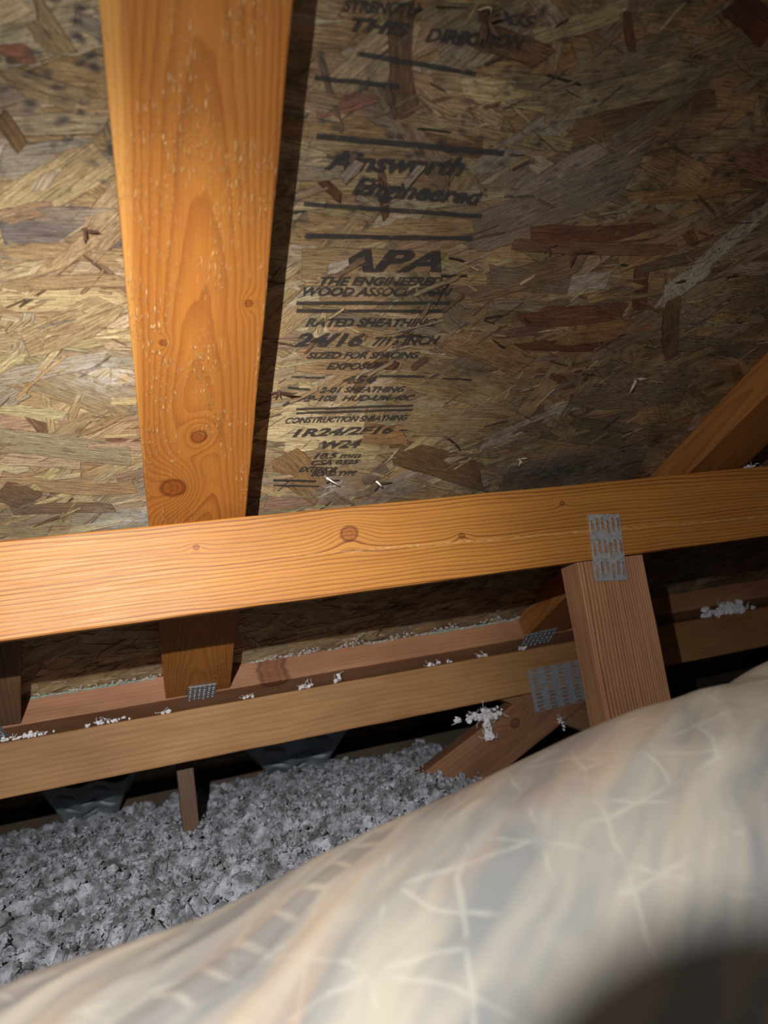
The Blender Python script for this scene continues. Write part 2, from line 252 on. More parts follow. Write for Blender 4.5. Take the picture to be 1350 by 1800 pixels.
OVER = [(.150, .255, .166, .262, .009, 'palegrey'), (.160, .252, .178, .266, .005, 'brown'), (.226, .232, .262, .250, .0045, 'khaki'), (.258, .215, .272, .232, .004, 'brown'), (.240, .206, .243, .224, .0035, 'khaki'),
        (.213, .172, .222, .186, .003, 'tan'), (.204, .142, .226, .158, .004, 'khaki'), (.135, .112, .160, .128, .005, 'tan'),
        (.158, .208, .170, .219, .002, 'straw'), (.246, .148, .258, .162, .008, 'redbrown'), (.238, .342, .262, .322, .003, 'khaki'), (.168, .392, .178, .372, .003, 'greybrown'), (.150, .328, .160, .342, .008, 'palegrey'), (.196, .326, .205, .342, .006, 'palegrey'), (.210, .190, .262, .205, .0012, 'palegrey')]
def build_sheathing():
    m = strand_material()
    U0, U1, V0, V1 = -0.75, 1.55, -1.02, 0.66
    S = []  # u, v, ang, len, wid, colour, w0, ta, tb, bend
    names = list(PAL)
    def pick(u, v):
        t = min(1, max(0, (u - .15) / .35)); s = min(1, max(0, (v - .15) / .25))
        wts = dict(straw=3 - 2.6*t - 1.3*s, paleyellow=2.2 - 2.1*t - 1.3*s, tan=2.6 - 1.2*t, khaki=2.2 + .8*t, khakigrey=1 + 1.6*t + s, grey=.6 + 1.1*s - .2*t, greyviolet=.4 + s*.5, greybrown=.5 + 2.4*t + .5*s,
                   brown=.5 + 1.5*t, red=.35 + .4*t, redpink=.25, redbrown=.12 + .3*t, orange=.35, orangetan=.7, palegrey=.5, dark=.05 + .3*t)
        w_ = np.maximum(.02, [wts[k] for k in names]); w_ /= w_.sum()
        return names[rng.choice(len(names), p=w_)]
    n = 8200
    for i in range(n):
        u = rng.uniform(U0, U1); v = rng.uniform(V0, V1)
        r = rng.random()
        a = rng.normal(0, .30) if r < .62 else (rng.normal(.75, .25) if r < .78 else rng.uniform(-1.6, 1.6))
        big = rng.random() < .30
        L = rng.uniform(.05, .13) if big else rng.uniform(.02, .075); W = rng.uniform(.012, .032) if big else rng.uniform(.003, .013)
        if abs(a) > 1.0: L *= .6; W *= .7
        t_ = min(1, max(0, (u - .12) / .35)); loc = np.array((.60, .49, .32)) * (1 - t_) + np.array((.38, .275, .155)) * t_  # base tone paler towards the left: beam brightness painted into the strands
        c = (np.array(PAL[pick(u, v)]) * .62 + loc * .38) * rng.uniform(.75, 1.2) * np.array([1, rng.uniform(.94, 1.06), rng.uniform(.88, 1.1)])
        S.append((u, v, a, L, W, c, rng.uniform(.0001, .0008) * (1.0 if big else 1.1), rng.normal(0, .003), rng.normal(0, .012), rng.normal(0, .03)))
    for i in range(4600):    # thin splinters standing a little proud
        u = rng.uniform(-.3, 1.1); v = rng.uniform(-.6, .5)
        cl = mnoise.noise((u * 11, v * 11, 3.3))
        if cl < .02 and rng.random() < .75: continue
        a = rng.normal(.05, .45) if rng.random() < .6 else rng.normal(.7, .35)
        c = np.array(PAL[random.choice(['palegrey', 'straw', 'paleyellow', 'tan', 'khaki', 'brown', 'dark', 'greybrown'] if u > .12 else ['palegrey', 'paleyellow', 'straw', 'tan', 'straw', 'brown'])]) * rng.uniform(.7, 1.2)
        S.append((u, v, a, rng.uniform(.006, .034), rng.uniform(.0006, .0028), c, rng.uniform(.0008, .0013), rng.normal(0, .015), rng.normal(0, .15), rng.normal(0, .02)))
    for (u1, v1, u2, v2, W, cn) in STRANDS:
        c = np.array(PAL[cn]) * rng.uniform(.92, 1.08); L = math.hypot(u2 - u1, v2 - v1)
        S.append(((u1 + u2) / 2, (v1 + v2) / 2, math.atan2(v2 - v1, u2 - u1), L, W, c, rng.uniform(.0006, .0010), rng.normal(0, .002), rng.normal(0, .008), rng.normal(0, .03)))
    for (u1, v1, u2, v2, W, cn) in OVER:
        S.append(((u1 + u2) / 2, (v1 + v2) / 2, math.atan2(v2 - v1, u2 - u1), math.hypot(u2 - u1, v2 - v1), W, np.array(PAL[cn]) * rng.uniform(.9, 1.1), .0021, 0, 0, rng.normal(0, .02)))
    K = 8; nv = (K + 1) * 4
    V = np.zeros((len(S) * nv, 3)); UVv = np.zeros((len(S) * nv, 2)); Cc = np.ones((len(S) * nv, 4), np.float32); F = []; UE = np.zeros((len(S) * nv, 2)); UW = np.ones((len(S) * nv, 2))
    for i, (u, v, a, L, W, c, w0, ta, tb, bend) in enumerate(S):
        t = np.linspace(-1, 1, K + 1); x = t * L / 2
        jag = rng.normal(0, .045, (2, K + 1)); half = W / 2
        hl = half * (1 + jag[0]); hr = -half * (1 + jag[1])
        nar = 1 - .45 * np.abs(t) ** 8 * rng.random()
        hl = hl * nar; hr = hr * nar
        cen = bend * L * (t ** 2 - .3)
        sk = rng.normal(0, .45) * W
        xl = x.copy(); xr = x.copy(); xl[-1] += sk * .5; xr[-1] -= sk * .5; sk = rng.normal(0, .45) * W; xl[0] += sk * .5; xr[0] -= sk * .5
        ca, sa_ = math.cos(a), math.sin(a)
        b = i * nv
        for k, (xx, yy) in enumerate(((xl, cen + hl), (xr, cen + hr))):
            ww = w0 + ta * xx + tb * (yy - cen)
            ww = np.clip(ww, .00005, .0032)
            V[b + k*(K+1): b + (k+1)*(K+1), 0] = u + xx * ca - yy * sa_
            V[b + k*(K+1): b + (k+1)*(K+1), 1] = v + xx * sa_ + yy * ca
            V[b + k*(K+1): b + (k+1)*(K+1), 2] = ww
            q = b + (k + 2) * (K + 1)
            V[q: q + K + 1] = V[b + k*(K+1): b + (k+1)*(K+1)]; V[q: q + K + 1, 2] = np.maximum(ww - .0006, -.0005)
            off = np.array([rng.random() * 3, rng.random() * 3]) if k == 0 else off
            for qq in (b + k*(K+1), q):
                UVv[qq: qq + K + 1, 0] = xx + off[0]; UVv[qq: qq + K + 1, 1] = yy + off[1]
        Cc[b: b + nv, :3] = c; Cc[b: b + nv, 3] = 1.0 if W > .004 else 0.0
        tt = (t + 1) / 2
        for q4 in range(4): UE[b + q4*(K+1): b + (q4+1)*(K+1), 0] = tt * L; UE[b + q4*(K+1): b + (q4+1)*(K+1), 1] = (q4 % 2) * W; UW[b + q4*(K+1): b + (q4+1)*(K+1)] = (L, W)
        e = K + 1
        for j in range(K):
            F.append((b + j, b + e + j, b + e + j + 1, b + j + 1))
            F.append((b + j, b + j + 1, b + 2*e + j + 1, b + 2*e + j)); F.append((b + e + j, b + 3*e + j, b + 3*e + j + 1, b + e + j + 1))
        F.append((b, b + 2*e, b + 3*e, b + e)); F.append((b + K, b + e + K, b + 3*e + K, b + 2*e + K))
    nb = len(V)
    base = np.array([(U0, V0, 0), (U1, V0, 0), (U1, V1, 0), (U0, V1, 0), (U0, V0, -.011), (U1, V0, -.011), (U1, V1, -.011), (U0, V1, -.011)])
    V = np.vstack([V, base]); UVv = np.vstack([UVv, base[:, :2]]); bc = np.ones((8, 4), np.float32); bc[:, :3] = PAL['tan']; Cc = np.vstack([Cc, bc]); UE = np.vstack([UE, base[:, :2] + 5]); UW = np.vstack([UW, np.full((8, 2), 99.)])
    for f in ((0, 1, 2, 3), (7, 6, 5, 4), (0, 4, 5, 1), (1, 5, 6, 2), (2, 6, 7, 3), (3, 7, 4, 0)): F.append(tuple(nb + i for i in f))
    F = np.array(F, np.int32)
    me = bpy.data.meshes.new('ceiling'); me.vertices.add(len(V)); me.vertices.foreach_set('co', V.astype(np.float32).ravel())
    me.loops.add(F.size); me.loops.foreach_set('vertex_index', F.ravel())
    me.polygons.add(len(F)); me.polygons.foreach_set('loop_start', np.arange(0, F.size, 4, dtype=np.int32)); me.polygons.foreach_set('loop_total', np.full(len(F), 4, np.int32))
    me.polygons.foreach_set('use_smooth', np.zeros(len(F), bool)); me.update(calc_edges=True)
    ul = me.uv_layers.new(name='grain'); ul.data.foreach_set('uv', UVv[F.ravel()].astype(np.float32).ravel())
    for nm, arr in (('edge', UE), ('size', UW)):
        el = me.uv_layers.new(name=nm); el.data.foreach_set('uv', arr[F.ravel()].astype(np.float32).ravel())
    at = me.color_attributes.new('strand_colour', 'FLOAT_COLOR', 'POINT'); at.data.foreach_set('color', Cc.ravel())
    me.materials.append(m); me.validate()
    o = bpy.data.objects.new('ceiling', me); COL.objects.link(o); o.matrix_world = SF
    tag(o, 'weathered strand board roof sheathing above the rafters, stamped with dark grey printing', None, None, 'structure')
    return o
ceiling = build_sheathing()

# printed stamp on the board
g = N('stamp_ink')
P = g.add('ShaderNodeTexCoord').outputs['Object']
n1 = g.noise(g.mapv(P, (1, 3, 1)), 90, 5, .7); n2 = g.noise(g.mapv(P, (1, 2.2, 1)), 22, 3, .6)
a = g.math('MULTIPLY', g.mapr(n1, .28, .44), g.mapr(n2, .28, .42, .4, 1.0))
tr = g.add('ShaderNodeBsdfTransparent').outputs[0]
ink = g.bsdf((.045, .045, .047), .6, spec=.25)
mx = g.add('ShaderNodeMixShader', {0: g.math('MULTIPLY', a, .76), 1: tr, 2: ink}).outputs[0]
INK = g.out(mx)
def flat_letters(txt, u1, v1, u2, v2, cap, slant=.28, bold=.045):
    cu_ = bpy.data.curves.new('printed_lettering', 'FONT'); cu_.body = txt; cu_.size = 1; cu_.shear = slant; cu_.offset = bold; cu_.resolution_u = 3
    to = bpy.data.objects.new('tmp_text', cu_); COL.objects.link(to)
    dg = bpy.context.evaluated_depsgraph_get(); me = bpy.data.meshes.new_from_object(to.evaluated_get(dg))
    bpy.data.objects.remove(to); bpy.data.curves.remove(cu_)
    co = np.array([v.co for v in me.vertices]); x0, x1 = co[:, 0].min(), co[:, 0].max()
    L = math.hypot(u2 - u1, v2 - v1); sx = L / (x1 - x0); sy = cap * .92 / .77
    ang = math.atan2(v2 - v1, u2 - u1); ca, sa_ = math.cos(ang), math.sin(ang)
    for vtx in me.vertices:
        x = (vtx.co.x - x0) * sx; y = vtx.co.y * sy
        x += (mnoise.noise((x * 60, y * 60, 1)) * .0004)
        vtx.co = (u1 + x * ca - y * sa_, v1 + x * sa_ + y * ca, .0016)
    me.materials.append(INK); me.name = 'printed_lettering'
    o = bpy.data.objects.new('printed_lettering', me); COL.objects.link(o); o.parent = ceiling
    o['label'] = 'dark grey stamped lettering reading ' + txt
    return o
for t in TEXTS: flat_letters(*t)
for (u1, v1, u2, v2, wd) in BARS:
    nseg = 14; V = []; F = []
    dx, dy = u2 - u1, v2 - v1; L = math.hypot(dx, dy); px, py = -dy / L, dx / L
    for i in range(nseg + 1):
        t = i / nseg; q = mnoise.noise((t * 5, u1 * 30, v1 * 50)) * .0007; h = wd / 2 * (1 + .25 * mnoise.noise((t * 8, v1 * 90, 2)))
        for s in (-1, 1): V.append((u1 + dx * t + px * (q + s * h), v1 + dy * t + py * (q + s * h), .00155))
    for i in range(nseg): F.append((2*i, 2*i + 2, 2*i + 3, 2*i + 1))
    o = mesh_obj('printed_rule', V, F, INK); o.parent = ceiling

# ---------------------------------------------------------------- shell: floor and walls closing the attic
DARKWOOD = simple('dark_boarding', (.07, .05, .035), .8, var=.35, scale=9)
DRY = simple('drywall_back', (.16, .15, .14), .9)
def slab(name, x0, x1, y0, y1, z0, z1, mat):
    V = [(x, y, z) for z in (z0, z1) for y in (y0, y1) for x in (x0, x1)]
    o = mesh_obj(name, V, [(0, 2, 3, 1), (4, 5, 7, 6), (0, 1, 5, 4), (1, 3, 7, 5), (3, 2, 6, 7), (2, 0, 4, 6)], mat); tag(o, None, None, None, 'structure'); return o
slab('floor', -.75, 1.55, -.3, 1.62, -.445, -.43, DRY)
slab('wall_back', -.75, 1.55, 1.62, 1.64, -.445, -.235, DARKWOOD)

for nm, xa, xb in (('wall_left', -.745, -.725), ('wall_right', 1.50, 1.53)):
    V = []
    for x in (xa, xb): V += [(x, .0, -.43), (x, 1.62, -.43), (x, 1.62, .159 - TAN * (1.62 - .726) - .004), (x, .20, .159 - TAN * (.20 - .726) - .004), (x, .0, .38)]
    o = mesh_obj(nm, V, [(0, 1, 2, 3, 4), (9, 8, 7, 6, 5), (0, 5, 6, 1), (1, 6, 7, 2), (2, 7, 8, 3), (3, 8, 9, 4), (4, 9, 5, 0)], DARKWOOD); tag(o, None, None, None, 'structure')
# ---------------------------------------------------------------- rafters
W_RAF = wood('rafter_wood', (.50, .19, .035), (.22, .06, .012), pith=(-.012, .047), freq=430, taper=.030, wob=.0032,
             knots=((.680, .0217, .0028), (.7145, .0813, .0030), (.5758, .0471, .007), (.5049, .0240, .012)), late_amt=.60, rough=.55, flecks=.75,
             fine=.35, blotch=.22, sap=(-.014, -.020, (.60, .29, .075), -.030), seed=2.0, bump=1.0, sharp=.42)
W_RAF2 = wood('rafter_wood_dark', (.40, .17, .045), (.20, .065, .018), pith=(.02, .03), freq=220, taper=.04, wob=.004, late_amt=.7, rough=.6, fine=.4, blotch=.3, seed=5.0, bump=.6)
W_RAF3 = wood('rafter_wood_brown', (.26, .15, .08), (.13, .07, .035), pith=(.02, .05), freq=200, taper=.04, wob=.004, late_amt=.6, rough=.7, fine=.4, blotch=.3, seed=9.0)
VX = Vector((0, -CA, SA)); UX = Vector((1, 0, 0)); WX = Vector((0, -SA, -CA))
def sp(u, v, w_): return SF @ Vector((u, v, w_))
def skewed(du):
    x = (VX + UX * du).normalized(); y = WX; z = x.cross(y); return x, y, z
def rafter_thing(loc, label): return empty('rafter', loc, label, 'rafter')
r1 = rafter_thing(sp(.05, -.4616, .02), 'broad orange rafter with pale flecks and knots, left of the stamped lettering')
x, y, z = skewed(0.0)
board('board', frame(sp(.003, -.4616, 0.0), x, y, z), 1.09, .038, .0935, W_RAF, r1, wob=.0006, seed=3, nseg=120)
r2 = rafter_thing(sp(.62, -.47, .02), 'dim brown rafter rising towards the upper right corner above the front beam')
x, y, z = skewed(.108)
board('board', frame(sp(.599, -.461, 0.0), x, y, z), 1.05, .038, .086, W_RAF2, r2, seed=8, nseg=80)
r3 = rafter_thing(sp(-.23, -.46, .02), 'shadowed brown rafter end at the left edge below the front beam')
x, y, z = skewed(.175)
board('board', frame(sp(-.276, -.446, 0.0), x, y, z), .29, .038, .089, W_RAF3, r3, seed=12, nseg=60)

# blocking board that the rafters butt against
W_BLK = wood('blocking_wood', (.46, .24, .13), (.27, .10, .05), pith=(.10, -.03), freq=180, taper=.01, wob=.004, knots=((.9143, .0, .020),), late_amt=.4, rough=.6, fine=.4, blotch=.35, seed=4.0, spec=.5)
bt = empty('blocking_board', sp(.4, -.49, .02), 'long reddish blocking board between the rafter ends, behind the rear beam', 'board')
board('board', frame(sp(-.75, -.4628, .0015), UX, WX, -VX), 2.28, .038, .089, W_BLK, bt, seed=20, nseg=120)
TEAL = simple('teal_paint_edge', (.22, .42, .36), .6)
for (a_, b_) in ((-.1825, -.0105), (.43, .585)):
    V = []; F = []
    for i in range(13):
        t = i / 12; u = a_ + (b_ - a_) * t; q = .0004 * mnoise.noise((t * 9, a_, 1))
        for (dv, dw) in ((.0008, .002), (.0008, .0042 + q), (-.002, .0042 + q), (-.002, .002)): V.append(tuple(sp(u, -.4625 + dv, dw)))
    for i in range(12):
        for j in range(4): F.append((i*4 + j, i*4 + (j+1) % 4, i*4 + 4 + (j+1) % 4, i*4 + 4 + j))
    F += [(3, 2, 1, 0), (48, 49, 50, 51)]
    o = mesh_obj('painted_edge', V, F, TEAL, bt); o['label'] = 'thin teal painted edge'

# ---------------------------------------------------------------- metal connector plates
def galv(name, c0, c1, rough):
    g = N(name); P = g.add('ShaderNodeTexCoord').outputs['Object']
    v = g.add('ShaderNodeTexVoronoi', {'Vector': P, 'Scale': 420.0}); sp_ = g.add('ShaderNodeSeparateColor', {0: v.outputs['Color']}).outputs[0]
    n = g.noise(P, 160, 4, .7)
    col = g.mix(g.math('MULTIPLY', g.math('ADD', sp_, n), .5), c0, c1)
    return g.out(g.bsdf(col, g.mapr(n, .3, .7, rough - .1, rough + .12), g.bump(n, .3, .0004), metal=.65))
GALV = galv('galvanised_steel', (.34, .38, .42), (.78, .82, .86), .34)
GALV_DULL = galv('dull_galvanised_steel', (.30, .34, .40), (.52, .57, .64), .45)
def plate(M, W, H, nx, ny, mat, parent, vertical=True, slot=.0140, sw=.0030, gap=.55, label=None, name='connector_plate', stag=.0022):
    """punched plate: X right, Y up, Z towards the viewer; real slots with rolled lips; teeth behind the plate"""
    V = []; F = []
    if not vertical: W, H = H, W
    cw = W / nx; ch = H / ny; T = .0010
    for i in range(nx):
        for j in range(ny):
            cx = (i + .5) * cw; cy = (j + .5) * ch + (stag if i % 2 else -stag) * (.6 if ny > 3 else 1) * math.cos(i)
            x0, x1, y0, y1 = i * cw, (i + 1) * cw, j * ch, (j + 1) * ch
            n = 12; hole = []; outer = []
            for k in range(n):
                a = 2 * math.pi * (k + .5) / n
                hx = math.cos(a) * sw / 2; hy = math.sin(a) * sw / 2 + (1 if math.sin(a) > 0 else -1) * (slot / 2 - sw / 2)
                hole.append((cx + hx, cy + hy))
            # outer ring: 12 points round the rectangle
            rx = [(x1, y0 + (y1-y0)*.6), (x1, y1 - (y1-y0)*.12), (x1, y1), (x0, y1), (x0, y1 - (y1-y0)*.12), (x0, y0 + (y1-y0)*.6), (x0, y0 + (y1-y0)*.4), (x0, y0 + (y1-y0)*.12), (x0, y0), (x1, y0), (x1, y0 + (y1-y0)*.12), (x1, y0 + (y1-y0)*.4)]
            outer = rx
            b = len(V)
            for (px, py) in outer: V.append((px, py, T))
            for (px, py) in hole: V.append((px, py, T))
            for (px, py) in hole: V.append((px, py, -.0002))
            # rolled lip
            for k, (px, py) in enumerate(hole):
                ex = 1.0 if px > cx else .35
                V.append((cx + (px - cx) * 1.28, cy + (py - cy) * 1.07, T)); 
            for k, (px, py) in enumerate(hole):
                ex = 1.0 if px > cx else .45
                V.append((cx + (px - cx) * 1.10, cy + (py - cy) * 1.03, T + .0009 * ex))
            for k in range(n):
                k2 = (k + 1) % n
                F.append((b + k, b + k2, b + 36 + k2, b + 36 + k))
                F.append((b + 36 + k, b + 36 + k2, b + 48 + k2, b + 48 + k))
                F.append((b + 48 + k, b + 48 + k2, b + 12 + k2, b + 12 + k))
                F.append((b + 12 + k, b + 12 + k2, b + 24 + k2, b + 24 + k))
    b = len(V)
    for z in (T, -.0002): V += [(0, 0, z), (W, 0, z), (W, H, z), (0, H, z)]
    for k in range(4): F.append((b + k, b + 4 + k, b + 4 + (k + 1) % 4, b + (k + 1) % 4))
    if not vertical: V = [(H - y, x, z) for (x, y, z) in V]
    o = mesh_obj(name, V, F, mat)
    place(o, M, parent)
    if label: o['label'] = label
    return o

# ---------------------------------------------------------------- front truss
W_A = wood('front_beam_wood', (.56, .245, .048), (.17, .045, .009), pith=(-.012, .115), freq=240, taper=-.008, wob=.0052,
           knots=((.7963, .0607, .0085), (.6439, .0638, .0028), (.9214, .0448, .0035), (1.0513, .0683, .0030)), late_amt=.88, rough=.50, fine=.35, blotch=.20, seed=1.0, bump=.25, spec=.40, sharp=.5, streak=(0.07011, -0.03436))
W_POST = wood('front_post_wood', (.60, .33, .17), (.18, .065, .03), pith=(.11, -.05), freq=400, taper=.006, wob=.0022, late_amt=.95, rough=.6, fine=.7, blotch=.25, seed=6.0, bump=.7, sharp=.45)
ta = empty('roof_truss', (.45, .726, .028), 'glossy orange front beam crossing the photo with a brown post below it', 'truss', 'flat topped roof trusses')
board('chord', frame((-.6, .707, .028), (1, 0, 0), (0, 1, 0), (0, 0, 1)), 2.15, .038, .089, W_A, ta, seed=31, nseg=160)
board('web', frame((.457, .7075, .0275), (0, 0, -1), (0, 1, 0), (1, 0, 0)), .455, .037, .089, W_POST, ta, seed=41, nseg=90, wob=.0009, cut0=.001)
pa = (Vector((.5160, .7060, .0005))); ux_ = Vector((.042, 0, -.003)).normalized(); uy_ = Vector((.008, 0, .0765)).normalized()
plate(frame(Vector((.4742, .7060, .0035)), ux_, uy_, (0, -1, 0)), .0420, .0770, 6, 3, GALV, ta, True, slot=.0150, sw=.0032, label='bright galvanised connector plate with three rows of punched slots')

# ---------------------------------------------------------------- rear truss
W_B = wood('rear_beam_wood', (.44, .25, .105), (.27, .125, .05), pith=(.05, .12), freq=150, taper=-.004, wob=.006, late_amt=.5, rough=.6, fine=.35, blotch=.35, seed=11.0, spec=.35)
W_WEB = wood('rear_web_wood', (.30, .15, .08), (.17, .075, .04), pith=(.02, .03), freq=160, taper=.01, wob=.005, knots=((.36, .05, .008),), late_amt=.5, rough=.65, fine=.4, blotch=.4, seed=14.0)
tb = empty('roof_truss', (.45, 1.134, -.163), 'dull brown rear beam with two sloping webs, half hidden behind the front beam', 'truss', 'flat topped roof trusses')
board('chord', frame((-.75, 1.115, -.163), (1, 0, 0), (0, 1, 0), (0, 0, 1)), 2.3, .036, .072, W_B, tb, seed=51, nseg=140)
board('web', frame((.2377, 1.1155, -.395), (.916, 0, .401), (0, 1, 0), (-.401, 0, .916)), .577, .035, .077, W_WEB, tb, seed=61, nseg=50, cut1=.176)
board('web', frame((.53, 1.119, -.1645), (.876, 0, -.482), (0, 1, 0), (.482, 0, .876)), .50, .031, .089, W_RAF3, tb, seed=63, nseg=50, cut0=.162)
plate(frame(Vector((.586, 1.1138, -.1955)), (1, 0, .01), (-.035, 0, 1), (0, -1, 0)), .100, .0705, 11, 4, GALV_DULL, tb, False, slot=.0130, sw=.0030, label='dull grey connector plate over the web joint', stag=.0012)
# plates on the rafter ends
def splate(u, v, W, H, ang, nx, ny, parent, lab):
    x = UX * math.cos(ang) + VX * math.sin(ang); y = -UX * math.sin(ang) + VX * math.cos(ang)
    plate(frame(sp(u, v, .0388), x, y, WX), W, H, nx, ny, GALV_DULL, parent, True, slot=.010, sw=.0028, label=lab)
splate(.033, -.4800, .040, .050, -.05, 6, 3, r1, 'small grey connector plate at the rafter end')
splate(.603, -.505, .06, .055, .15, 7, 3, r2, 'small dim connector plate at the rafter end')
splate(-.285, -.500, .075, .050, 0.05, 8, 3, r3, 'small dim connector plate at the rafter end')

W_STUD = wood('stud_wood', (.15, .085, .05), (.08, .045, .028), pith=(.02, .05), freq=200, seed=3.0)
# upright behind the rear beam
st = board('upright_stud', frame((.0085, 1.225, -.172), (0, 0, -1), (0, 1, 0), (1, 0, 0)), .255, .06, .026, W_STUD, None, seed=71, nseg=20)
tag(st, 'thin brown upright stud behind the rear beam, its foot in the insulation', 'stud')

# ---------------------------------------------------------------- vent baffles under the rear sheathing
BAF = simple('blue_grey_plastic', (.30, .38, .43), .5, var=.3, scale=30)
def baffle(corners, label):
    """moulded tray hanging on the slope: corners (u,v) top-left, top-right, bottom-right, bottom-left; raised centre panel with oval slots"""
    tl, tr_, br, bl = [np.array(c, float) for c in corners]
    NX, NY = 48, 40; V = []; F = []; wv = []
    slots = [(.30, .25), (.62, .16), (.50, .45), (.30, .62), (.68, .55), (.5, .75)]
    for j in range(NY + 1):
        t = j / NY
        for i in range(NX + 1):
            s = i / NX
            p = (tl * (1 - s) + tr_ * s) * (1 - t) + (bl * (1 - s) + br * s) * t
            ed = min(s, 1 - s)
            w_ = .012 + .036 * min(1, max(0, (ed - .04) / .12))
            w_ += .004 * math.sin(s * math.pi * 6) * min(1, ed * 6)
            for (a_, b_) in slots:
                q = ((s - a_) / .075) ** 2 + ((t - b_) / .035) ** 2
                if q < 1.6: w_ -= .013 * max(0, 1 - max(0, q - .6))
            V.append(tuple(sp(p[0], p[1], w_)))
    for j in range(NY):
        for i in range(NX):
            a_ = j * (NX + 1) + i; F.append((a_, a_ + 1, a_ + NX + 2, a_ + NX + 1))
    o = mesh_obj('vent_baffle', V, F, BAF, smooth=True); md = o.modifiers.new('thickness', 'SOLIDIFY'); md.thickness = .0015
    tag(o, label, 'vent baffle', 'vent baffles at the eave'); return o
baffle([(.09, -.70), (.375, -.72), (.335, -1.0), (.18, -1.0)], 'blue grey tapering vent baffle seen beyond the rear beam, right of the upright stud')
baffle([(-.235, -.74), (-.045, -.78), (-.0866, -1.0), (-.225, -1.0)], 'blue grey vent baffle in deep shade at the left, left of the upright stud')

# ---------------------------------------------------------------- blown insulation
g = N('blown_insulation'); P = g.add('ShaderNodeTexCoord').outputs['Object']
n1 = g.noise(P, 45, 5, .6); n2 = g.noise(P, 420, 4, .7)
col = g.mix(g.mapr(n1, .40, .62), (.16, .165, .18), (.56, .60, .71))
col = g.mix(g.mapr(n2, .52, .75, 0, .6), col, (.12, .12, .12))
INS = g.out(g.bsdf(col, .85, g.bump(n2, 1.0, .002), spec=.2))
g = N('white_fibre'); P = g.add('ShaderNodeTexCoord').outputs['Object']
n1 = g.noise(P, 300, 3, .6)
FIB = g.out(g.bsdf(g.mix(n1, (.62, .63, .68), (.9, .9, .95)), .85, spec=.2))
ico = bmesh.new(); bmesh.ops.create_icosphere(ico, subdivisions=2, radius=1.0); IV = np.array([v.co[:] for v in ico.verts]); IF = np.array([[v.index for v in f.verts] for f in ico.faces]); ico.free()
def ins_height(x, y):
    z = -.298 + .018 * mnoise.noise((x * 3.1, y * 3.1, 0)) + .016 * mnoise.noise((x * 11, y * 11, 4)) + (.050 * (.35 - abs(mnoise.noise((x * 22, y * 22, 9)))) + .016 * (.4 - abs(mnoise.noise((x * 55, y * 55, 3)))))
    z += .030 * math.exp(-((x - .37) / .09) ** 2 - ((y - 1.08) / .10) ** 2)
    if x > .55: z -= min(.12, (x - .55) * .9)
    dd = y - (.31954624 + (x + .05495357) * .0931)      # hollow pressed by the duct
    if abs(dd) < .166: z = max(-.428, min(z, -.26965826 + (x + .05495357) * .12 - math.sqrt(max(0, .166 ** 2 - dd * dd)) - .006))
    if y > 1.30: z -= (y - 1.30) * .05
    return z
def clump_arrays(pts, sizes):
    base = IV; V = []; F = []
    for i, (p, s) in enumerate(zip(pts, sizes)):
        d = 1 + .95 * (rng.random(len(base)) - .5)
        R_ = Matrix.Rotation(rng.uniform(0, 6.28), 3, Vector(rng.normal(size=3)).normalized())
        sc3 = np.array([rng.uniform(.7, 1.3), rng.uniform(.7, 1.3), rng.uniform(.5, 1.0)]) * s
        v = (base * d[:, None] * sc3) @ np.array(R_)
        V.append(v + p); F.append(IF + i * len(base))
    return np.vstack(V), np.vstack(F)
def tri_mesh(name, V, F, mat):
    me = bpy.data.meshes.new(name); me.vertices.add(len(V)); me.vertices.foreach_set('co', V.astype(np.float32).ravel())
    me.loops.add(F.size); me.loops.foreach_set('vertex_index', F.astype(np.int32).ravel())
    me.polygons.add(len(F)); me.polygons.foreach_set('loop_start', np.arange(0, F.size, 3, dtype=np.int32)); me.polygons.foreach_set('loop_total', np.full(len(F), 3, np.int32))
    me.polygons.foreach_set('use_smooth', np.zeros(len(F), bool)); me.update(calc_edges=True); me.materials.append(mat); o = bpy.data.objects.new(name, me); COL.objects.link(o); return o
xs = np.arange(-.74, 1.5, .0075); ys = np.arange(.35, 1.60, .0075)
GV = np.array([(x, y, ins_height(x, y) + .006 * mnoise.noise((x * 90, y * 90, 2))) for y in ys for x in xs])
nx_ = len(xs); GF = []
for j in range(len(ys) - 1):
    for i in range(nx_ - 1):
        a_ = j * nx_ + i; GF.append((a_, a_ + 1, a_ + nx_ + 1)); GF.append((a_, a_ + nx_ + 1, a_ + nx_))
pts = []; szs = []
for i in range(20000):
    x = rng.uniform(-.50, .75); y = .42 + 1.16 * rng.random() ** .9
    m_ = mnoise.noise((x * 16, y * 16, 7)); s = rng.choice([.0021, .0031, .0048, .008], p=[.62, .30, .07, .01]) * (1 + .6 * m_)
    pts.append((x, y, ins_height(x, y) + s * .5 + .010 * max(0, m_))); szs.append(s)
CV, CF = clump_arrays(np.array(pts), szs)
# loose shreds
SV = []; SF_ = []
for i in range(16000):
    x = rng.uniform(-.5, .7); y = rng.uniform(.45, 1.5); m_ = mnoise.noise((x * 16, y * 16, 7)); p = np.array((x, y, ins_height(x, y) + rng.uniform(.002, .010) + .010 * max(0, m_)))
    s = rng.uniform(.0015, .005); q = rng.normal(size=(3, 3)) * s * .6
    SV += [p + q[0], p + q[1], p + q[2] * .5]; SF_.append((3*i, 3*i + 1, 3*i + 2))
SV = np.array(SV); SF_ = np.array(SF_)
V = np.vstack([GV, CV, SV]); F = np.vstack([np.array(GF), CF + len(GV), SF_ + len(GV) + len(CV)])
ins = tri_mesh('blown_insulation', V, F, INS)
tag(ins, 'loose grey white blown insulation heaped on the attic floor', 'insulation', None, 'stuff')

